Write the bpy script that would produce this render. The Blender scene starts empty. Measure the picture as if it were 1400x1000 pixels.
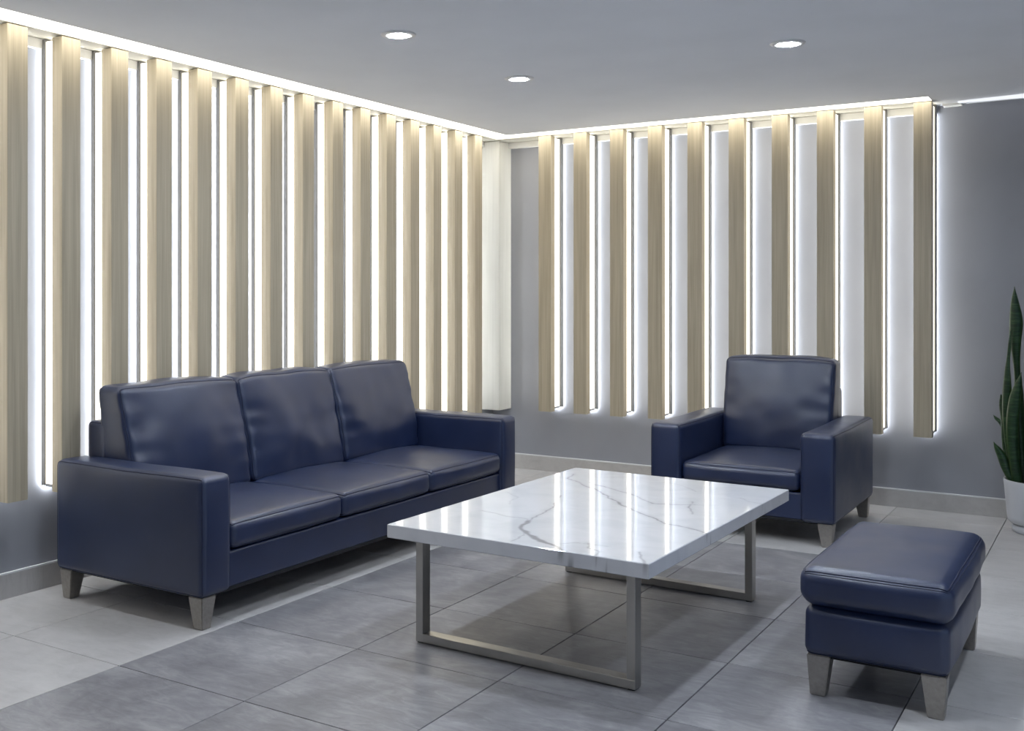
import bpy, bmesh, math, random
from mathutils import Vector, noise
random.seed(7)
S = bpy.context.scene
C = S.collection

# ---------------------------------------------------------------- camera
cam_d = bpy.data.cameras.new('camera')
cam_d.sensor_width = 36.0
cam_d.lens = 1453.9 / 1400 * 36.0
cam_d.shift_x = (700 - 598.4) / 1400
cam_d.shift_y = (399.3 - 500) / 1400
cam_d.clip_start = 0.05
cam = bpy.data.objects.new('camera', cam_d)
cam.location = (4.0693, -7.0343, 1.324)
cam.rotation_euler = (math.pi / 2, 0, 0.5765)
C.objects.link(cam)
S.camera = cam

# ---------------------------------------------------------------- world, exposure
W = bpy.data.worlds.new('daylight')
S.world = W
W.use_nodes = True
W.node_tree.nodes['Background'].inputs[0].default_value = (0.55, 0.72, 1.0, 1)
W.node_tree.nodes['Background'].inputs[1].default_value = 0.8
S.view_settings.view_transform = 'Standard'
S.view_settings.look = 'None'
S.view_settings.exposure = 0.04
S.view_settings.gamma = 1.0
S.view_settings.use_curve_mapping = False

WALL_WASH = 30.0     # strip between batten and wall
LED_CORE = 2.6       # side light behind the slats
COVE = 6.0           # ceiling slot
DOWN = 450.0         # downlight lens

# ---------------------------------------------------------------- materials
def mat(name, col, rough=0.5, metal=0.0, spec=0.5):
    m = bpy.data.materials.new(name); m.use_nodes = True
    b = m.node_tree.nodes['Principled BSDF']
    b.inputs['Base Color'].default_value = (*col, 1)
    b.inputs['Roughness'].default_value = rough
    b.inputs['Metallic'].default_value = metal
    b.inputs['Specular IOR Level'].default_value = spec
    return m, m.node_tree, b

def N(t, typ, **kw):
    n = t.nodes.new(typ)
    for k, v in kw.items():
        if k in n.inputs: n.inputs[k].default_value = v
        else: setattr(n, k, v)
    return n

def ramp(t, fac, stops):
    r = t.nodes.new('ShaderNodeValToRGB')
    el = r.color_ramp.elements
    while len(el) < len(stops): el.new(0.5)
    for e, (p, c) in zip(el, stops):
        e.position = p; e.color = (*c, 1) if len(c) == 3 else c
    t.links.new(fac, r.inputs[0])
    return r

def coords(t, scale=(1, 1, 1), kind='Object', offset=False):
    tc = t.nodes.new('ShaderNodeTexCoord'); mp = t.nodes.new('ShaderNodeMapping')
    mp.inputs['Scale'].default_value = scale
    t.links.new(tc.outputs[kind], mp.inputs['Vector'])
    if offset:
        oi = t.nodes.new('ShaderNodeObjectInfo')
        mu = N(t, 'ShaderNodeMath', operation='MULTIPLY'); mu.inputs[1].default_value = 37.0
        t.links.new(oi.outputs['Random'], mu.inputs[0])
        t.links.new(mu.outputs[0], mp.inputs['Location'])
    return mp.outputs[0]

def bump(t, b, h, strength=0.2, dist=0.01):
    bp = N(t, 'ShaderNodeBump'); bp.inputs['Strength'].default_value = strength; bp.inputs['Distance'].default_value = dist
    t.links.new(h, bp.inputs['Height']); t.links.new(bp.outputs[0], b.inputs['Normal'])

M = {}
# painted wall
def paint(name, c0, c1, rough):
    m, t, b = mat(name, c0, rough)
    v = coords(t, (1.2, 1.2, 0.8))
    n = N(t, 'ShaderNodeTexNoise', Scale=2.2, Detail=4.0)
    t.links.new(v, n.inputs['Vector'])
    r = ramp(t, n.outputs[0], [(0.35, c0), (0.65, c1)])
    t.links.new(r.outputs[0], b.inputs['Base Color'])
    n2 = N(t, 'ShaderNodeTexNoise', Scale=160.0, Detail=2.0)
    t.links.new(v, n2.inputs['Vector'])
    bump(t, b, n2.outputs[0], 0.06, 0.004)
    return m
M['wall'] = paint('grey_wall_paint', (0.27, 0.275, 0.30), (0.30, 0.305, 0.33), 0.5)
M['ceiling'] = paint('ceiling_paint', (0.80, 0.825, 0.87), (0.83, 0.855, 0.90), 0.7)
M['white'] = paint('white_paint', (0.78, 0.77, 0.74), (0.80, 0.79, 0.76), 0.5)
M['header'] = paint('cream_header_paint', (0.74, 0.72, 0.64), (0.77, 0.75, 0.67), 0.5)

# wood laminate, fine vertical grain
def wood(name, c0, c1):
    m, t, b = mat(name, c0, 0.45)
    v = coords(t, (1, 1, 0.012), offset=True)
    n = N(t, 'ShaderNodeTexNoise', Scale=210.0, Detail=5.0, Roughness=0.6)
    t.links.new(v, n.inputs['Vector'])
    v2 = coords(t, (1, 1, 0.03), offset=True)
    n2 = N(t, 'ShaderNodeTexNoise', Scale=45.0, Detail=3.0)
    t.links.new(v2, n2.inputs['Vector'])
    mx = N(t, 'ShaderNodeMath', operation='ADD'); 
    t.links.new(n.outputs[0], mx.inputs[0]); t.links.new(n2.outputs[0], mx.inputs[1])
    hf = N(t, 'ShaderNodeMath', operation='MULTIPLY'); hf.inputs[1].default_value = 0.5
    t.links.new(mx.outputs[0], hf.inputs[0])
    r = ramp(t, hf.outputs[0], [(0.36, c0), (0.64, c1)])
    t.links.new(r.outputs[0], b.inputs['Base Color'])
    bump(t, b, n.outputs[0], 0.08, 0.002)
    return m
M['wood'] = wood('oak_laminate', (0.37, 0.315, 0.225), (0.50, 0.435, 0.320))
M['wood_lit'] = wood('led_lit_laminate', (0.50, 0.485, 0.43), (0.57, 0.555, 0.50))  # paler copy of the oak, strip light painted into the colour
M['batten'] = mat('shaded_batten', (0.13, 0.128, 0.125), 0.6)[0]  # shade put into the colour: darkened so it reads as unlit

def emit(name, col, s):
    m = bpy.data.materials.new(name); m.use_nodes = True
    t = m.node_tree; t.nodes.clear()
    e = t.nodes.new('ShaderNodeEmission'); o = t.nodes.new('ShaderNodeOutputMaterial')
    e.inputs[0].default_value = (*col, 1); e.inputs[1].default_value = s
    t.links.new(e.outputs[0], o.inputs[0])
    return m
M['led'] = emit('led_strip_glow', (1.0, 0.95, 0.82), LED_CORE)
M['wash'] = emit('wall_wash_glow', (0.90, 0.95, 1.0), WALL_WASH)
M['cove'] = emit('cove_glow', (1.0, 0.955, 0.84), COVE)
M['added_glow'] = emit('edge_added_glow', (0.92, 0.95, 1.0), 1.0)  # weak glow added to keep the ceiling edge strip bright
M['lens'] = emit('downlight_glow', (0.82, 0.90, 1.0), DOWN)

# leather
def leather():
    m, t, b = mat('navy_leather', (0.02, 0.03, 0.085), 0.4, 0.0, 0.9)
    v = coords(t)
    n = N(t, 'ShaderNodeTexNoise', Scale=5.0, Detail=3.0); t.links.new(v, n.inputs['Vector'])
    r = ramp(t, n.outputs[0], [(0.3, (0.0078, 0.0165, 0.056)), (0.7, (0.0130, 0.0250, 0.078))])
    t.links.new(r.outputs[0], b.inputs['Base Color'])
    r2 = ramp(t, n.outputs[0], [(0.3, (0.33,) * 3), (0.7, (0.41,) * 3)])
    t.links.new(r2.outputs[0], b.inputs['Roughness'])
    vo = N(t, 'ShaderNodeTexVoronoi', Scale=330.0); t.links.new(v, vo.inputs['Vector'])
    bump(t, b, vo.outputs['Distance'], 0.10, 0.002)
    return m
M['leather'] = leather()
M['seam'] = mat('navy_piping', (0.010, 0.016, 0.05), 0.5)[0]
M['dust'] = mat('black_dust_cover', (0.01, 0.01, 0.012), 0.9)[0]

def brushed(name, col, rough, metal, axis=(1, 1, 0.02)):
    m, t, b = mat(name, col, rough, metal)
    v = coords(t, axis)
    n = N(t, 'ShaderNodeTexNoise', Scale=260.0, Detail=3.0); t.links.new(v, n.inputs['Vector'])
    lo = tuple(c * 0.92 for c in col); hi = tuple(min(1, c * 1.06) for c in col)
    r = ramp(t, n.outputs[0], [(0.35, lo), (0.65, hi)])
    t.links.new(r.outputs[0], b.inputs['Base Color'])
    bump(t, b, n.outputs[0], 0.05, 0.001)
    return m
M['leg'] = brushed('silver_leg', (0.36, 0.335, 0.305), 0.36, 0.75, (0.3, 0.3, 0.3))
M['steel'] = brushed('brushed_steel', (0.48, 0.465, 0.435), 0.30, 0.95, (0.03, 1, 0.03))
M['rubber'] = mat('black_rubber', (0.01, 0.01, 0.01), 0.8)[0]
M['ring'] = mat('white_trim_ring', (0.75, 0.75, 0.75), 0.3)[0]
M['edge'] = mat('white_edge_trim', (0.72, 0.72, 0.72), 0.35)[0]

def stone(name, c0, c1, c2, rough):
    m, t, b = mat(name, c0, rough)
    v = coords(t, (1, 1, 1), offset=True)
    n = N(t, 'ShaderNodeTexNoise', Scale=3.2, Detail=7.0, Roughness=0.62, Distortion=0.7); t.links.new(v, n.inputs['Vector'])
    v2 = coords(t, (1.0, 3.0, 1.0), offset=True)
    n2 = N(t, 'ShaderNodeTexNoise', Scale=7.0, Detail=8.0, Roughness=0.7, Distortion=1.5); t.links.new(v2, n2.inputs['Vector'])
    mx = N(t, 'ShaderNodeMath', operation='ADD'); t.links.new(n.outputs[0], mx.inputs[0]); t.links.new(n2.outputs[0], mx.inputs[1])
    hf = N(t, 'ShaderNodeMath', operation='MULTIPLY'); hf.inputs[1].default_value = 0.5; t.links.new(mx.outputs[0], hf.inputs[0])
    r = ramp(t, hf.outputs[0], [(0.36, c0), (0.5, c1), (0.66, c2)])
    oi = t.nodes.new('ShaderNodeObjectInfo')
    mr = N(t, 'ShaderNodeMapRange'); mr.inputs['To Min'].default_value = 0.93; mr.inputs['To Max'].default_value = 1.07
    t.links.new(oi.outputs['Random'], mr.inputs[0])
    mu = N(t, 'ShaderNodeVectorMath', operation='SCALE'); t.links.new(r.outputs[0], mu.inputs[0]); t.links.new(mr.outputs[0], mu.inputs['Scale'])
    t.links.new(mu.outputs[0], b.inputs['Base Color'])
    rr = ramp(t, n2.outputs[0], [(0.3, (rough - 0.06,) * 3), (0.7, (rough + 0.08,) * 3)])
    t.links.new(rr.outputs[0], b.inputs['Roughness'])
    bump(t, b, hf.outputs[0], 0.05, 0.004)
    return m
M['tile_light'] = stone('light_porcelain', (0.42, 0.405, 0.40), (0.51, 0.495, 0.49), (0.59, 0.57, 0.565), 0.34)
M['tile_dark'] = stone('grey_porcelain', (0.165, 0.16, 0.172), (0.25, 0.245, 0.258), (0.39, 0.385, 0.395), 0.34)
M['base_tile'] = stone('baseboard_porcelain', (0.43, 0.41, 0.395), (0.50, 0.48, 0.46), (0.55, 0.53, 0.51), 0.34)
M['grout'] = mat('dark_grout', (0.10, 0.10, 0.105), 0.9)[0]

def marble():
    m, t, b = mat('white_quartz', (0.82, 0.82, 0.84), 0.07)
    at = t.nodes.new('ShaderNodeAttribute'); at.attribute_name = 'vein'
    v = coords(t, (1, 1, 1))
    n = N(t, 'ShaderNodeTexNoise', Scale=6.0, Detail=8.0, Distortion=1.0); t.links.new(v, n.inputs['Vector'])
    base = ramp(t, n.outputs[0], [(0.3, (0.62, 0.625, 0.65)), (0.6, (0.68, 0.68, 0.70))])
    mx = t.nodes.new('ShaderNodeMix'); mx.data_type = 'RGBA'
    t.links.new(at.outputs['Fac'], mx.inputs[0]); t.links.new(base.outputs[0], mx.inputs[6])
    mx.inputs[7].default_value = (0.23, 0.225, 0.235, 1)
    t.links.new(mx.outputs[2], b.inputs['Base Color'])
    return m
M['marble'] = marble()

def leafmat():
    m, t, b = mat('snake_plant_leaf', (0.02, 0.06, 0.02), 0.38)
    v = coords(t, (1, 1, 1))
    w = N(t, 'ShaderNodeTexNoise', Scale=26.0, Detail=4.0, Distortion=0.6)
    v = coords(t, (0.5, 0.5, 3.2)); t.links.new(v, w.inputs['Vector'])
    r = ramp(t, w.outputs[0], [(0.38, (0.006, 0.024, 0.008)), (0.55, (0.014, 0.046, 0.014)), (0.70, (0.035, 0.075, 0.028))])
    at = t.nodes.new('ShaderNodeAttribute'); at.attribute_name = 'edge'
    mx = t.nodes.new('ShaderNodeMix'); mx.data_type = 'RGBA'
    t.links.new(at.outputs['Fac'], mx.inputs[0]); t.links.new(r.outputs[0], mx.inputs[6]); mx.inputs[7].default_value = (0.04, 0.07, 0.02, 1)
    t.links.new(mx.outputs[2], b.inputs['Base Color'])
    return m
M['leaf'] = leafmat()
M['pot'] = mat('white_ceramic', (0.52, 0.53, 0.56), 0.35)[0]
M['soil'] = mat('potting_soil', (0.03, 0.022, 0.016), 0.95)[0]
M['frame'] = mat('window_frame_grey', (0.25, 0.25, 0.26), 0.4)[0]

# ---------------------------------------------------------------- helpers
def link(name, me, m, parent=None, loc=None, smooth=False):
    o = bpy.data.objects.new(name, me)
    if m is not None and not me.materials: me.materials.append(m)
    C.objects.link(o)
    if parent is not None: o.parent = parent
    if loc is not None: o.location = loc
    if smooth:
        for p in me.polygons: p.use_smooth = True
    return o

def box_mesh(name, x0, x1, y0, y1, z0, z1, bev=0.0, seg=2):
    bm = bmesh.new()
    bmesh.ops.create_cube(bm, size=1)
    for v in bm.verts:
        v.co = Vector((x0 + (v.co.x + .5) * (x1 - x0), y0 + (v.co.y + .5) * (y1 - y0), z0 + (v.co.z + .5) * (z1 - z0)))
    if bev > 0: bmesh.ops.bevel(bm, geom=bm.edges[:], offset=bev, segments=seg, affect='EDGES', profile=0.5)
    me = bpy.data.meshes.new(name); bm.to_mesh(me); bm.free()
    return me

def box(name, x0, x1, y0, y1, z0, z1, m, parent=None, bev=0.0, seg=2, loc=None):
    return link(name, box_mesh(name, x0, x1, y0, y1, z0, z1, bev, seg), m, parent, loc)

def poly_prism(name, pts, z0, z1, m, parent=None):
    n = len(pts)
    vs = [(x, y, z0) for x, y in pts] + [(x, y, z1) for x, y in pts]
    fs = [tuple(range(n))[::-1], tuple(range(n, 2 * n))] + [(i, (i + 1) % n, n + (i + 1) % n, n + i) for i in range(n)]
    me = bpy.data.meshes.new(name); me.from_pydata(vs, [], fs); me.update()
    return link(name, me, m, parent)

def empty(name, loc=(0, 0, 0), rz=0.0):
    o = bpy.data.objects.new(name, None); o.empty_display_size = 0.1
    o.location = loc; o.rotation_euler = (0, 0, rz); C.objects.link(o)
    return o

def tag(o, label, cat, group=None):
    o['label'] = label; o['category'] = cat
    if group: o['group'] = group
    return o

def struct(o, label=None, cat=None):
    o['kind'] = 'structure'
    if label: o['label'] = label
    if cat: o['category'] = cat
    return o

def tube_mesh(name, pts, r, closed=False, sides=6):
    n = len(pts); vs = []; fs = []
    up0 = Vector((0.31, 0.17, 0.93)).normalized()
    for i, p in enumerate(pts):
        a = pts[(i - 1) % n] if (closed or i > 0) else p
        b = pts[(i + 1) % n] if (closed or i < n - 1) else p
        d = (b - a).normalized()
        s = d.cross(up0)
        if s.length < 1e-3: s = d.cross(Vector((1, 0, 0)))
        s.normalize(); u = s.cross(d)
        for k in range(sides):
            th = 2 * math.pi * k / sides
            vs.append(p + r * (math.cos(th) * s + math.sin(th) * u))
    for i in range(n if closed else n - 1):
        j = (i + 1) % n
        for k in range(sides):
            l = (k + 1) % sides
            fs.append((i * sides + k, i * sides + l, j * sides + l, j * sides + k))
    me = bpy.data.meshes.new(name); me.from_pydata([tuple(v) for v in vs], [], fs); me.update()
    for p in me.polygons: p.use_smooth = True
    return me

class Soft:
    """rounded, bulging upholstery block; f(c) maps a point of the unit cube's surface to space"""
    def __init__(s, size, r, bulge=(0, 0, 0), deform=None, seg=14):
        s.h = Vector(size) / 2; s.r = min(r, min(s.h) * 0.95); s.b = bulge; s.deform = deform; s.seg = seg
    def f(s, c):
        h, r = s.h, s.r
        p = Vector((c[0] * h[0], c[1] * h[1], c[2] * h[2]))
        k = Vector([max(-(h[i] - r), min(h[i] - r, p[i])) for i in range(3)])
        d = p - k
        q = k + d.normalized() * r if d.length > 1e-9 else p.copy()
        for i in range(3):
            j, l = (i + 1) % 3, (i + 2) % 3
            w = (1 - c[j] ** 2) * (1 - c[l] ** 2)
            w = max(0.0, w) ** 0.75
            q[i] += c[i] * s.b[i] * w
        if s.deform: q = s.deform(q, c)
        return q
    def params(s, ax):
        h, r = s.h[ax], s.r
        e = [h - r * k / 4 for k in range(0, 5)]
        inner = h - r
        n = s.seg
        mid = [-inner + 2 * inner * k / n for k in range(1, n)]
        a = [-x for x in e] + mid + e[::-1]
        return [x / h for x in a]
    def mesh(s, name):
        vs = []; idx = {}; fs = []
        def vid(c):
            key = tuple(round(x, 6) for x in c)
            if key not in idx:
                idx[key] = len(vs); vs.append(tuple(s.f(c)))
            return idx[key]
        P = [s.params(i) for i in range(3)]
        for ax in range(3):
            b, d = (ax + 1) % 3, (ax + 2) % 3
            for sg in (-1, 1):
                for i in range(len(P[b]) - 1):
                    for j in range(len(P[d]) - 1):
                        q = []
                        for (u, v) in ((i, j), (i + 1, j), (i + 1, j + 1), (i, j + 1)):
                            c = [0, 0, 0]; c[ax] = sg; c[b] = P[b][u]; c[d] = P[d][v]
                            q.append(vid(c))
                        fs.append(tuple(q) if sg > 0 else tuple(q[::-1]))
        me = bpy.data.meshes.new(name); me.from_pydata(vs, [], fs); me.update()
        for p in me.polygons: p.use_smooth = True
        return me
    def loop(s, ax, sg, inset=0.0, out=0.0):
        """closed path around the face ax=sg (along its rounded edge)"""
        b, d = (ax + 1) % 3, (ax + 2) % 3
        pts = []
        n = 20
        cor = [(-1, -1), (1, -1), (1, 1), (-1, 1)]
        for e in range(4):
            (u0, v0), (u1, v1) = cor[e], cor[(e + 1) % 4]
            for k in range(n):
                t = k / n
                t = 0.5 - 0.5 * math.cos(math.pi * t)
                c = [0, 0, 0]; c[ax] = sg * (1 - inset); c[b] = u0 + (u1 - u0) * t; c[d] = v0 + (v1 - v0) * t
                q = s.f(c)
                if out: q = q + Vector(s.f([0, 0, 0]) * 0) + (q - Vector((0, 0, 0))).normalized() * out
                pts.append(q)
        return pts

def soft(name, size, r, bulge, loc, parent, m, deform=None, seg=14, loops=(), pr=0.0035):
    sb = Soft(size, r, bulge, deform, seg)
    o = link(name, sb.mesh(name), m, parent, loc)
    for (ax, sg, ins) in loops:
        link('piping', tube_mesh('piping', sb.loop(ax, sg, ins), pr, True), M['seam'], o)
    return o

def taper_leg(parent, x, y, h, top=0.078, bot=0.048, sx=1, sy=1):
    # square tapered leg; outer faces stay nearer the corner (sx, sy)
    a, b = top / 2, bot / 2; s = (top - bot) / 2 * 0.35
    vs = []
    for z, k, ox, oy in ((0, b, s * sx, s * sy), (h, a, 0, 0)):
        vs += [(ox - k, oy - k, z), (ox + k, oy - k, z), (ox + k, oy + k, z), (ox - k, oy + k, z)]
    bm = bmesh.new(); V = [bm.verts.new(v) for v in vs]
    for f in ((3, 2, 1, 0), (4, 5, 6, 7), (0, 1, 5, 4), (1, 2, 6, 5), (2, 3, 7, 6), (3, 0, 4, 7)): bm.faces.new([V[i] for i in f])
    bmesh.ops.bevel(bm, geom=bm.edges[:], offset=0.003, segments=2, affect='EDGES')
    me = bpy.data.meshes.new('leg'); bm.to_mesh(me); bm.free()
    return link('leg', me, M['leg'], parent, (x, y, 0))

# ---------------------------------------------------------------- setting
ZC = 2.447
XR, YF = 7.0, -11.0          # right and front ends of the lobby
floor = struct(box('floor', -0.2, XR, YF, 0.2, -0.12, -0.011, M['grout']))
GX, GY, T = 1.0702, -4.4924, 0.6
tile_cache = {}
def tile(x0, x1, y0, y1, m):
    w, d = round(x1 - x0 - 0.0035, 4), round(y1 - y0 - 0.0035, 4)
    key = (w, d, m.name)
    if key not in tile_cache:
        me = box_mesh('floor_tile', -w / 2, w / 2, -d / 2, d / 2, -0.011, 0.0, 0.0012, 1)
        me.materials.append(m); tile_cache[key] = me
    o = bpy.data.objects.new('floor_tile', tile_cache[key]); C.objects.link(o)
    o.parent = floor; o.location = ((x0 + x1) / 2, (y0 + y1) / 2, random.uniform(-0.0004, 0))
for i in range(-2, 8):
    for k in range(-3, 8):
        x0, x1 = GX + i * T, GX + (i + 1) * T
        y0, y1 = GY + k * T, GY + (k + 1) * T
        x0, y1 = max(x0, 0.0), min(y1, 0.0)
        if x1 - x0 < 0.02 or y1 - y0 < 0.02: continue
        dark = 0 <= i <= 3 and k <= 4
        tile(x0, x1, y0, y1, M['tile_dark'] if dark else M['tile_light'])
# rest of the lobby floor, out of the picture
box('floor_paving', GX + 8 * T, XR, YF, 0, -0.011, 0, M['tile_light'], floor)
box('floor_paving', 0, GX + 8 * T, YF, GY - 3 * T, -0.011, 0, M['tile_light'], floor)

struct(box('wall_left', -0.2, 0, YF, 0.2, -0.12, 3.0, M['wall']))
struct(box('wall_back', 0, XR, 0, 0.2, -0.12, 3.0, M['wall']))

# unseen far sides of the lobby; right glazing added to bring in cool daylight
wr = struct(box('wall_right', XR, XR + 0.2, YF, 0.2, -0.12, 0.25, M['wall']))
box('wall_head', XR, XR + 0.2, YF, 0.2, 2.25, 3.0, M['wall'], wr)
box('added_pier', XR, XR + 0.2, -2.6, 0.2, 0.25, 2.25, M['wall'], wr)  # added solid stretch, keeps daylight off the back wall
for k in range(5):
    y = YF + 0.2 + k * 2.0
    box('added_window_post', XR + 0.05, XR + 0.15, y - 0.05, y + 0.05, 0.25, 2.25, M['frame'], wr)
struct(box('wall_front', -0.2, XR + 0.2, YF - 0.2, YF, -0.12, 3.0, M['wall']))

# baseboards
HB = 0.111
bl = struct(box('baseboard_left', 0, 0.012, YF, 0, 0, HB - 0.006, M['base_tile']))
box('top_edge', 0, 0.014, YF, 0, HB - 0.006, HB + 0.001, M['edge'], bl)
bb = struct(box('baseboard_back', 0.012, XR, -0.012, 0, 0, HB - 0.006, M['base_tile']))
box('top_edge', 0.014, XR, -0.014, 0, HB - 0.006, HB + 0.001, M['edge'], bb)

# ceiling with an L-shaped light slot
SX0, SX1 = 0.168, 0.328      # slot along the left wall
SY0, SY1 = -0.222, -0.372    # slot along the back wall
SE = 3.10
ce = struct(poly_prism('ceiling', [(SX1, YF), (XR, YF), (XR, 0), (SE, 0), (SE, SY1), (SX1, SY1)], ZC, ZC + 0.16, M['ceiling']))
sof = poly_prism('slot_soffit', [(0, YF), (SX0, YF), (SX0, SY0), (SE, SY0), (SE, 0), (0, 0)], ZC, ZC + 0.16, M['header'], ce)
box('roof_slab', -0.2, XR + 0.2, YF, 0.2, ZC + 0.16, ZC + 0.3, M['ceiling'], ce)
cv = poly_prism('cove_light', [(SX0 + .001, YF), (SX1 - .001, YF), (SX1 - .001, SY1 + .001), (SE - .001, SY1 + .001), (SE - .001, SY0 - .001), (SX0 + .001, SY0 - .001)], ZC + 0.006, ZC + 0.03, M['cove'])
tag(cv, 'glowing L-shaped light slot in the ceiling above both slat screens', 'cove light')

# thin bright line where ceiling and dark wall meet, right of the slats; tapered strip has an added glow
t1 = poly_prism('trim_1', [(SE + 0.035, -0.07), (3.235, -0.07), (3.235, 0), (SE + 0.035, 0)], ZC - 0.012, ZC, M['white'])
struct(t1)
tl = poly_prism('glowing_edge_strip', [(3.225, -0.125), (3.62, -0.185), (4.4, -0.30), (4.4, -0.05), (3.62, -0.075), (3.225, -0.09)], ZC - 0.008, ZC, M['added_glow'])
tag(tl, 'thin white tapering strip with added glow along the ceiling edge above the dark wall', 'light')

# ---------------------------------------------------------------- slat screens
def build_screen(name, label, axis, count, start, pitch, width, d, zb, zt, b0, b1, core_in):
    """axis 'y': slats stand along the left wall and face +x; axis 'x': along the back wall and face -y"""
    root = empty(name, (0, 0, zb))
    tag(root, label, 'slat screen')
    h = zt - zb
    def bx(nm, a0, a1, d0, d1, z0, z1, bev):
        if axis == 'y': return box_mesh(nm, d0, d1, a0, a1, z0, z1, bev)
        return box_mesh(nm, a0, a1, -d1, -d0, z0, z1, bev)
    w = width / 2
    ms = bx('slat', -w, w, b1, d, 0, h, 0.0015); ms.materials.append(M['wood'])
    mc = bx('light_strip', -w + core_in, w - core_in, b0, b1, 0.03, h - 0.01, 0); mc.materials.append(M['led'])
    g = 0.021
    mw = bx('wash_strip', -w + 0.024, w - 0.024, 0.0008, g, 0.012, h - 0.01, 0); mw.materials.append(M['wash'])
    mb = bx('backing_batten', -w, w, g, b0, 0.02, h, 0.001); mb.materials.append(M['batten'])
    mk = bx('end_cap', -w + core_in * 0.5, w - core_in * 0.5, b0, b1, 0.018, 0.03, 0); mk.materials.append(M['frame'])
    for i in range(count):
        p = start + pitch * i
        loc = (0, p, 0) if axis == 'y' else (p, 0, 0)
        s = bpy.data.objects.new('slat', ms); C.objects.link(s); s.parent = root; s.location = loc
        for nm, me in (('light_strip', mc), ('wash_strip', mw), ('backing_batten', mb), ('end_cap', mk)):
            o = bpy.data.objects.new(nm, me); C.objects.link(o); o.parent = s
    return root

sl = build_screen('slat_screen', 'row of pale wooden slats glowing on the wall behind the sofa', 'y', 17, -4.2575 - 0.2691 * 2, 0.2691, 0.098, 0.165, 0.445, ZC - 0.004, 0.045, 0.098, 0.008)
box('header_rail', 0.0, 0.03, YF + 6, -0.19, ZC - 0.445 - 0.045, ZC - 0.445 - 0.002, M['white'], sl)
sr = build_screen('slat_screen', 'row of ten tan wooden slats glowing on the wall behind the armchair', 'x', 10, 0.5554, 0.2770, 0.0993, 0.222, 0.465, ZC - 0.004, 0.068, 0.160, 0.008)
box('header_rail', 0.158, 3.095, -0.04, 0.0, ZC - 0.465 - 0.045, ZC - 0.465 - 0.002, M['white'], sr)
box('corner_post', 0.001, 0.157, -0.18, -0.001, 0.0, ZC - 0.445 - 0.004, M['wood_lit'], sl, 0.0015)

# ---------------------------------------------------------------- downlights
def downlight(x, y, label):
    r = empty('downlight', (x, y, ZC)); tag(r, label, 'ceiling light', 'recessed ceiling downlights')
    bm = bmesh.new(); n = 40
    prof = [(0.0478, 0.004), (0.0485, -0.0075), (0.066, -0.0065), (0.076, -0.004), (0.078, 0.001)]
    rings = [[bm.verts.new((a * math.cos(2 * math.pi * k / n), a * math.sin(2 * math.pi * k / n), z)) for k in range(n)] for a, z in prof]
    for A, B in zip(rings, rings[1:]):
        for k in range(n): bm.faces.new((A[k], A[(k + 1) % n], B[(k + 1) % n], B[k]))
    bmesh.ops.recalc_face_normals(bm, faces=bm.faces[:])
    me = bpy.data.meshes.new('trim_ring'); bm.to_mesh(me); bm.free()
    link('trim_ring', me, M['ring'], r, smooth=True)
    bm = bmesh.new()
    bmesh.ops.create_cone(bm, cap_ends=True, segments=n, radius1=0.0475, radius2=0.0475, depth=0.006)
    me = bpy.data.meshes.new('lens'); bm.to_mesh(me); bm.free()
    link('lens', me, M['lens'], r, (0, 0, 0.001))
DL = [(1.400, -3.242, 'recessed round downlight nearest the camera, above the sofa'),
      (1.383, -2.117, 'recessed round downlight nearest the room corner'),
      (2.778, -2.151, 'recessed round downlight on the right, above the coffee table and armchair')]
for x, y, l in DL: downlight(x, y, l)
for x, y, l in [(1.39, -4.37, 'recessed downlight over the near end of the sofa, beyond the top edge'),
                (2.78, -3.24, 'recessed downlight straight above the coffee table, beyond the top edge'),
                (2.78, -4.37, 'recessed downlight over the floor in front of the coffee table'),
                (4.17, -3.24, 'recessed downlight to the right of the ottoman, beyond the top edge'),
                (4.17, -4.37, 'recessed downlight over the floor in front of the ottoman')]:
    downlight(x, y, l)

# ---------------------------------------------------------------- sofa and armchair
def fold_noise(q, amp, sc, seed):
    v = noise.noise(Vector((q.x * sc + seed, q.y * sc - seed, q.z * sc + 2 * seed)))
    return amp * v

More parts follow.
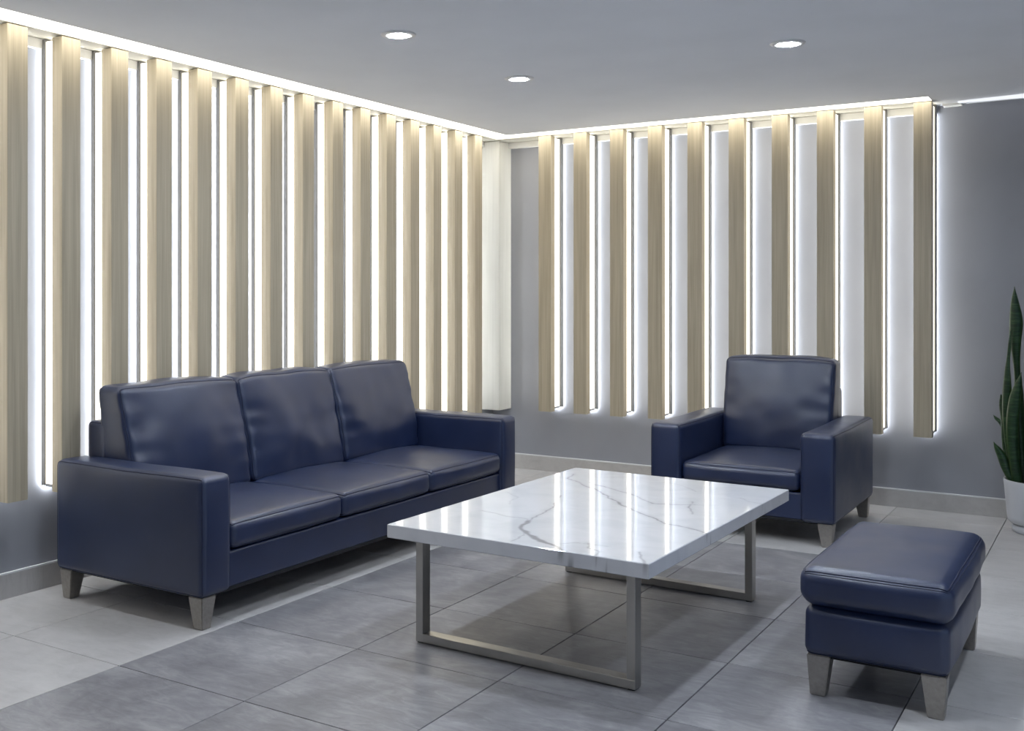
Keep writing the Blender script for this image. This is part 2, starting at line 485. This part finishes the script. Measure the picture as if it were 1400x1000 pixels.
def build_seating(name, label, cat, loc, rz, Wd, D, arm, n_cush, zleg, zarm, zseat, zsb, zback, ztop, back_d, bc_front, bc_t, seed):
    """local frame: width along x, front towards -y, origin at the floor centre"""
    root = empty(name, loc, rz); tag(root, label, cat)
    L = M['leather']; hw, hd = Wd / 2, D / 2
    inner = Wd - 2 * arm
    # base rail and dust cover
    soft('base_frame', (inner + 0.02, D - 0.03, zsb - zleg - 0.012), 0.012, (0, 0, 0), (0, 0.005, (zsb + zleg) / 2), root, L, seg=8)
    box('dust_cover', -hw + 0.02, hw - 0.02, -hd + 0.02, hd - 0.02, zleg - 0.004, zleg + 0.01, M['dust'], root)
    # arms
    for s in (-1, 1):
        def dfa(q, c, s=s):
            q = q.copy()
            q.z -= 0.004 * max(0, c[2]) * (1 - abs(c[1])) * (0.5 + 0.5 * math.sin(c[1] * 3 + seed))
            q.x += fold_noise(q, 0.002, 7, seed)
            return q
        soft('arm', (arm, D, zarm - zleg), 0.028, (0.004, 0.006, 0.006), (s * (hw - arm / 2), 0, (zarm + zleg) / 2), root, L, dfa, 16,
             loops=((0, -1, 0), (0, 1, 0)), pr=0.0028)
    # back frame
    soft('back_frame', (inner + 0.005, back_d, zback - zleg - 0.02), 0.025, (0, 0.006, 0.004), (0, hd - back_d / 2 - 0.003, (zback + zleg) / 2), root, L, seg=14,
         loops=((0, -1, 0), (0, 1, 0)), pr=0.0028)
    # seat cushions
    cw = inner / n_cush
    for k in range(n_cush):
        x = -inner / 2 + cw * (k + 0.5)
        def dfs(q, c, k=k):
            q = q.copy()
            q.z += fold_noise(q, 0.004, 5, seed + k * 3.3) * (0.3 + 0.7 * (1 - abs(c[1])))
            if c[2] > 0: q.z += -0.006 * c[1] * -1 * 0
            q.y += fold_noise(q, 0.003, 8, seed + k * 7.1)
            return q
        dd = D - back_d - 0.02
        soft('seat_cushion', (cw - 0.008, dd, zseat - zsb), 0.034, (0.002, 0.010, 0.026), (x, -hd + dd / 2 + 0.004, (zseat + zsb) / 2), root, L, dfs, 18,
             loops=((2, 1, 0), (2, -1, 0)), pr=0.003)
    # back cushions
    for k in range(n_cush):
        x = -inner / 2 + cw * (k + 0.5)
        hh = ztop - zseat + 0.03
        sd = seed * 1.7 + k * 5.1
        def dfb(q, c, sd=sd, k=k):
            q = q.copy()
            e = max(abs(c[0]), 0.0)
            # gathered wrinkles running in from the side seams and the bottom corners
            wr = math.sin(q.z * 62 + 2.5 * noise.noise(Vector((q.x * 5, q.z * 6, sd))) + sd)
            q.y += 0.005 * wr * (e ** 3) * (1 - c[2] ** 2 * 0.6) * (0.6 + 0.6 * noise.noise(Vector((sd, q.z * 7, c[0]))))
            q.y += fold_noise(q, 0.014, 4.0, sd) + fold_noise(q, 0.006, 10.0, sd + 4)
            q.z += 0.010 * noise.noise(Vector((q.x * 4, sd, 1.0))) * max(0, c[2])
            q.z -= 0.012 * max(0, c[2]) * abs(c[0]) ** 4 * 0.6
            # lean back, thicker at the foot
            t = (c[2] + 1) / 2
            q.y *= 1.0 - 0.28 * t * t
            q.y += 0.085 * t
            q.x *= 1.0 + 0.012 * math.sin(c[2] * 1.4)
            return q
        soft('back_cushion', (cw - 0.004, bc_t, hh), 0.032, (0.004, 0.034, 0.010), (x, bc_front + bc_t / 2, zseat - 0.005 + hh / 2), root, L, dfb, 26,
             loops=((1, -1, 0), (1, 1, 0)), pr=0.0032)
    for sx in (-1, 1):
        for sy in (-1, 1):
            taper_leg(root, sx * (hw - 0.052), sy * (hd - 0.052), zleg, sx=sx, sy=sy)
    return root

# sofa: x 0.175..1.06, y -4.08..-1.56, facing +x
build_seating('sofa', 'long navy leather three-seat sofa against the slatted wall', 'sofa', (0.6175, -2.82, 0), math.pi / 2, 2.52, 0.885, 0.166, 3,
              0.128, 0.600, 0.400, 0.288, 0.762, 0.885, 0.135, 0.115, 0.205, 1.3)
# armchair: x 1.805..2.805, y -1.36..-0.37, facing -y
build_seating('armchair', 'navy leather armchair standing before the back wall slats', 'armchair', (2.305, -0.865, 0), 0.0, 1.0, 0.985, 0.176, 1,
              0.122, 0.588, 0.386, 0.278, 0.765, 0.905, 0.14, 0.205, 0.19, 8.9)

# ---------------------------------------------------------------- ottoman
ot = empty('ottoman', (3.39, -3.03, 0)); tag(ot, 'navy leather ottoman on silver tapered legs at the right', 'ottoman')
def dfo(q, c):
    q = q.copy(); q.x += fold_noise(q, 0.004, 6, 2.2); q.y += fold_noise(q, 0.003, 6, 5.2); return q
soft('body', (0.435, 0.845, 0.165), 0.03, (0.010, 0.010, 0), (0, 0, 0.215), ot, M['leather'], dfo, 16, loops=((2, -1, 0),), pr=0.003)
def dfl(q, c):
    q = q.copy(); q.x += fold_noise(q, 0.004, 8, 3.2); q.z += fold_noise(q, 0.004, 5, 7.2); return q
lid = soft('seat_pad', (0.462, 0.885, 0.126), 0.045, (0.010, 0.008, 0.012), (0, 0, 0.361), ot, M['leather'], dfl, 20)
lsb = Soft((0.462, 0.885, 0.126), 0.045, (0.010, 0.008, 0.012), dfl, 20)
link('piping', tube_mesh('piping', lsb.loop(2, 1, 0), 0.0028, True), M['seam'], lid)
link('stitching', tube_mesh('stitching', lsb.loop(2, 1, 0.20), 0.0016, True, 5), M['seam'], lid)
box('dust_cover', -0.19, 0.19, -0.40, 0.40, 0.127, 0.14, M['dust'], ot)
for sx in (-1, 1):
    for sy in (-1, 1):
        taper_leg(ot, sx * (0.2175 - 0.045), sy * (0.4225 - 0.045), 0.136, 0.074, 0.048, sx, sy)

# ---------------------------------------------------------------- coffee table
TZ = 0.465; TX0, TX1, TY0, TY1 = 1.785, 2.815, -3.85, -2.32; TH = 0.05
tb = empty('coffee_table', ((TX0 + TX1) / 2, (TY0 + TY1) / 2, 0), -0.02); tag(tb, 'low coffee table with white veined stone top and steel frame legs', 'table')
veins = [([(1.861, -2.50), (1.899, -2.62), (1.995, -2.691), (2.103, -2.769), (2.232, -2.904), (2.351, -3.028), (2.461, -3.127), (2.577, -3.21), (2.644, -3.272), (2.779, -3.3), (2.83, -3.35)], 0.006, 0.75),
         ([(2.03, -2.64), (2.079, -2.68), (2.20, -2.75), (2.316, -2.83), (2.439, -2.935), (2.50, -2.91), (2.60, -2.88)], 0.0045, 0.6),
         ([(2.558, -2.822), (2.60, -2.93), (2.661, -3.045)], 0.0045, 0.6),
         ([(2.06, -3.00), (2.114, -3.146), (2.148, -3.246), (2.165, -3.384), (2.186, -3.541)], 0.006, 0.7),
         ([(2.186, -3.52), (2.21, -3.58), (2.25, -3.65), (2.282, -3.692), (2.36, -3.747), (2.447, -3.80), (2.52, -3.87)], 0.021, 0.8),
         ([(1.95, -3.44), (2.021, -3.461), (2.101, -3.489), (2.153, -3.486), (2.186, -3.53)], 0.004, 0.5),
         ([(2.26, -3.68), (2.29, -3.73), (2.297, -3.81)], 0.006, 0.5),
         ([(2.447, -3.78), (2.506, -3.704), (2.60, -3.70)], 0.004, 0.45),
         ([(2.527, -3.69), (2.556, -3.76), (2.61, -3.80), (2.63, -3.87)], 0.005, 0.6),
         ([(1.83, -3.05), (1.92, -3.13), (1.98, -3.28)], 0.003, 0.35),
         ([(2.74, -3.72), (2.765, -3.80), (2.80, -3.87)], 0.008, 0.6),
         ([(2.70, -2.62), (2.76, -2.68), (2.83, -2.70)], 0.004, 0.35),
         ([(2.30, -2.45), (2.42, -2.50), (2.50, -2.60)], 0.003, 0.3)]
def seg_d(px, py, a, b):
    dx, dy = b[0] - a[0], b[1] - a[1]; L2 = dx * dx + dy * dy
    t = max(0, min(1, ((px - a[0]) * dx + (py - a[1]) * dy) / L2))
    return math.hypot(px - a[0] - t * dx, py - a[1] - t * dy)
def vein_at(x, y):
    wx = x + 0.020 * noise.noise(Vector((x * 9, y * 9, 0))) + 0.006 * noise.noise(Vector((x * 34, y * 34, 3)))
    wy = y + 0.020 * noise.noise(Vector((x * 9, y * 9, 8))) + 0.006 * noise.noise(Vector((x * 34, y * 34, 5)))
    v = 0.0
    th = 0.65 + 0.9 * abs(noise.noise(Vector((x * 7, y * 7, 11))))
    for pts, w, a in veins:
        xs = [p[0] for p in pts]; ys = [p[1] for p in pts]
        if not (min(xs) - .06 < wx < max(xs) + .06 and min(ys) - .06 < wy < max(ys) + .06): continue
        d = min(seg_d(wx, wy, p, q) for p, q in zip(pts, pts[1:]))
        f = max(0.0, 1 - d / (w * th))
        soft_f = 0.22 * max(0.0, 1 - d / (w * 4.5))
        v = max(v, a * min(1, f * 1.8), a * soft_f)
    return v
def top_mesh():
    cx, cy = (TX0 + TX1) / 2, (TY0 + TY1) / 2
    nx, ny = 206, 306; e = 0.0025
    xs = [TX0 + e + (TX1 - TX0 - 2 * e) * i / nx for i in range(nx + 1)]
    ys = [TY0 + e + (TY1 - TY0 - 2 * e) * j / ny for j in range(ny + 1)]
    vs = []; val = []; fs = []
    for y in ys:
        for x in xs:
            vs.append((x - cx, y - cy, TZ)); val.append(vein_at(x, y))
    idx = lambda i, j: j * (nx + 1) + i
    for j in range(ny):
        for i in range(nx): fs.append((idx(i, j), idx(i + 1, j), idx(i + 1, j + 1), idx(i, j + 1)))
    ring = [idx(i, 0) for i in range(nx)] + [idx(nx, j) for j in range(ny)] + [idx(i, ny) for i in range(nx, 0, -1)] + [idx(0, j) for j in range(ny, 0, -1)]
    prev = ring
    for dz, off in ((-e, e), (-TH + e, e), (-TH, 0)):
        cur = []
        for r_ in ring:
            x, y, z = vs[r_]
            sx = (1 if x > 0 else -1) if abs(abs(x) - (TX1 - TX0) / 2 + e) < 1e-6 else 0
            sy = (1 if y > 0 else -1) if abs(abs(y) - (TY1 - TY0) / 2 + e) < 1e-6 else 0
            cur.append(len(vs)); X, Y = x + sx * off, y + sy * off
            vs.append((X, Y, TZ + dz)); val.append(vein_at(X + cx + (dz * 0.8 if sy else 0), Y + cy + (dz * 0.8 if sx else 0)))
        n = len(ring)
        for k in range(n): fs.append((prev[(k + 1) % n], prev[k], cur[k], cur[(k + 1) % n]))
        prev = cur
    fs.append(tuple(prev[::-1]))
    me = bpy.data.meshes.new('tabletop'); me.from_pydata(vs, [], fs); me.update()
    at = me.attributes.new('vein', 'FLOAT', 'POINT'); at.data.foreach_set('value', val)
    return me
link('tabletop', top_mesh(), M['marble'], tb)
# two closed rectangular loops of steel tube
LX0, LX1 = 1.822 - tb.location.x, 2.712 - tb.location.x
tw, td = 0.032, 0.050
for y0 in (-3.72 - tb.location.y, -2.50 - tb.location.y):
    fr = box('leg_frame', LX0, LX1, y0, y0 + td, 0.004, 0.004 + tw, M['steel'], tb, 0.002)
    for x in (LX0, LX1 - tw): box('leg', x, x + tw, y0 + 0.0004, y0 + td - 0.0004, 0.004 + tw - 0.002, TZ - TH - 0.008, M['steel'], fr, 0.002)
    box('top_rail', LX0, LX1, y0 + 0.0006, y0 + td - 0.0006, TZ - TH - 0.012, TZ - TH - 0.0005, M['steel'], fr, 0.001)
    for x in (LX0 + 0.005, LX1 - tw + 0.003): box('foot_pad', x, x + 0.024, y0 + 0.006, y0 + td - 0.006, 0.0, 0.005, M['rubber'], fr)

# ---------------------------------------------------------------- potted plant
PX, PY = 3.668, -0.33
pl = empty('potted_plant', (PX, PY, 0)); tag(pl, 'tall green snake plant in a white round pot at the right edge', 'plant')
def lathe(name, prof, m, parent, n=48):
    bm = bmesh.new()
    rings = [[bm.verts.new((a * math.cos(2 * math.pi * k / n), a * math.sin(2 * math.pi * k / n), z)) for k in range(n)] for a, z in prof]
    for A, B in zip(rings, rings[1:]):
        for k in range(n): bm.faces.new((A[k], A[(k + 1) % n], B[(k + 1) % n], B[k]))
    bm.faces.new(rings[0][::-1]); bm.faces.new(rings[-1])
    bmesh.ops.recalc_face_normals(bm, faces=bm.faces[:])
    me = bpy.data.meshes.new(name); bm.to_mesh(me); bm.free()
    return link(name, me, m, parent, smooth=True)
lathe('pot', [(0.135, 0.045), (0.155, 0.050), (0.166, 0.064), (0.170, 0.085), (0.184, 0.25), (0.188, 0.286), (0.187, 0.289), (0.180, 0.289), (0.178, 0.284), (0.174, 0.24), (0.10, 0.235)], M['pot'], pl)
lathe('saucer', [(0.138, 0.0), (0.144, 0.004), (0.146, 0.03), (0.142, 0.046), (0.09, 0.048)], M['pot'], pl)
lathe('soil', [(0.10, 0.236), (0.174, 0.25), (0.172, 0.262), (0.12, 0.268), (0.05, 0.272)], M['soil'], pl)
def leaf(pts, yb, yt, twist, thick=0.004):
    """pts: (world x, z, half width) from tip to foot; the blade leans from yb at the foot to yt at the tip"""
    pts = pts[::-1]
    fine = []
    for a, b, c, d in zip([pts[0]] + pts[:-2], pts[:-1], pts[1:], pts[2:] + [pts[-1]]):
        for k in range(5):
            t = k / 5
            fine.append([0.5 * (2 * b[i] + (c[i] - a[i]) * t + (2 * a[i] - 5 * b[i] + 4 * c[i] - d[i]) * t * t + (3 * b[i] - a[i] - 3 * c[i] + d[i]) * t ** 3) for i in range(3)])
    fine.append(list(pts[-1]))
    z0, z1 = fine[0][1], fine[-1][1]
    vs, fs, ed = [], [], []
    m = 7
    for (x, z, w) in fine:
        t = (z - z0) / max(1e-6, z1 - z0); y = yb + (yt - yb) * t
        w = max(w, 0.0012); an = twist * t + 0.3 * math.sin(6 * t + twist)
        ca, sa = math.cos(an), math.sin(an)
        for sd in (1, -1):
            for k in range(m):
                u = -1 + 2 * k / (m - 1)
                lat = u * w; dep = (u * u - 0.5) * w * 0.5 + sd * thick * (1 - u * u * 0.85)
                vs.append((x - PX + lat * ca - dep * sa, y - PY + lat * sa + dep * ca, z)); ed.append(1.0 if abs(u) > 0.99 else 0.0)
    R = 2 * m
    for i in range(len(fine) - 1):
        a, b = i * R, (i + 1) * R
        for k in range(m - 1):
            fs.append((a + k, a + k + 1, b + k + 1, b + k)); fs.append((a + m + k + 1, a + m + k, b + m + k, b + m + k + 1))
        fs.append((a + m, a, b, b + m)); fs.append((a + m - 1, a + 2 * m - 1, b + 2 * m - 1, b + m - 1))
    e = (len(fine) - 1) * R
    for k in range(m - 1): fs.append((e + k, e + k + 1, e + m + k + 1, e + m + k))
    me = bpy.data.meshes.new('leaf'); me.from_pydata(vs, [], fs); me.update()
    at = me.attributes.new('edge', 'FLOAT', 'POINT'); at.data.foreach_set('value', ed)
    return link('leaf', me, M['leaf'], pl, smooth=True)
leaf([(3.535, 1.354, 0.0), (3.538, 1.26, 0.021), (3.542, 1.159, 0.034), (3.538, 1.057, 0.030), (3.542, 0.955, 0.020), (3.549, 0.854, 0.016), (3.556, 0.753, 0.023), (3.566, 0.509, 0.025), (3.575, 0.255, 0.022)], -0.31, -0.33, 0.3)
leaf([(3.52, 1.109, 0.004), (3.513, 1.036, 0.011), (3.506, 0.954, 0.012), (3.499, 0.872, 0.019), (3.499, 0.75, 0.026), (3.506, 0.587, 0.027), (3.52, 0.425, 0.024), (3.545, 0.255, 0.021)], -0.35, -0.36, -0.5)
leaf([(3.574, 0.883, 0.0), (3.56, 0.814, 0.019), (3.542, 0.732, 0.030), (3.531, 0.609, 0.032), (3.535, 0.467, 0.030), (3.555, 0.255, 0.024)], -0.38, -0.40, 0.4)
leaf([(3.466, 0.748, 0.003), (3.466, 0.687, 0.016), (3.477, 0.606, 0.018), (3.488, 0.504, 0.021), (3.505, 0.383, 0.021), (3.535, 0.255, 0.018)], -0.30, -0.30, -0.3)
leaf([(3.423, 0.627, 0.0), (3.444, 0.603, 0.014), (3.47, 0.572, 0.016), (3.492, 0.505, 0.015), (3.53, 0.344, 0.014), (3.555, 0.255, 0.013)], -0.28, -0.26, 0.2)
leaf([(3.437, 0.488, 0.0), (3.459, 0.449, 0.018), (3.481, 0.402, 0.026), (3.50, 0.342, 0.024), (3.54, 0.255, 0.021)], -0.37, -0.38, 0.5)
rl = random.Random(3)
for k in range(15):
    bx_ = PX + rl.uniform(-0.03, 0.12); by_ = PY + rl.uniform(-0.10, 0.10)
    hgt = rl.uniform(0.45, 1.0); ln = (bx_ - PX) * 0.8 + rl.uniform(-0.01, 0.05); w = rl.uniform(0.022, 0.034)
    leaf([(bx_ + ln, 0.26 + hgt, 0.0), (bx_ + ln * .86, 0.26 + hgt * .9, w * .55), (bx_ + ln * .66, 0.26 + hgt * .72, w), (bx_ + ln * .36, 0.26 + hgt * .42, w * .95), (bx_ + ln * .12, 0.26 + hgt * .15, w * .75), (bx_, 0.255, w * .7)], by_, by_ + (by_ - PY) * 0.6, rl.uniform(-0.9, 0.9))
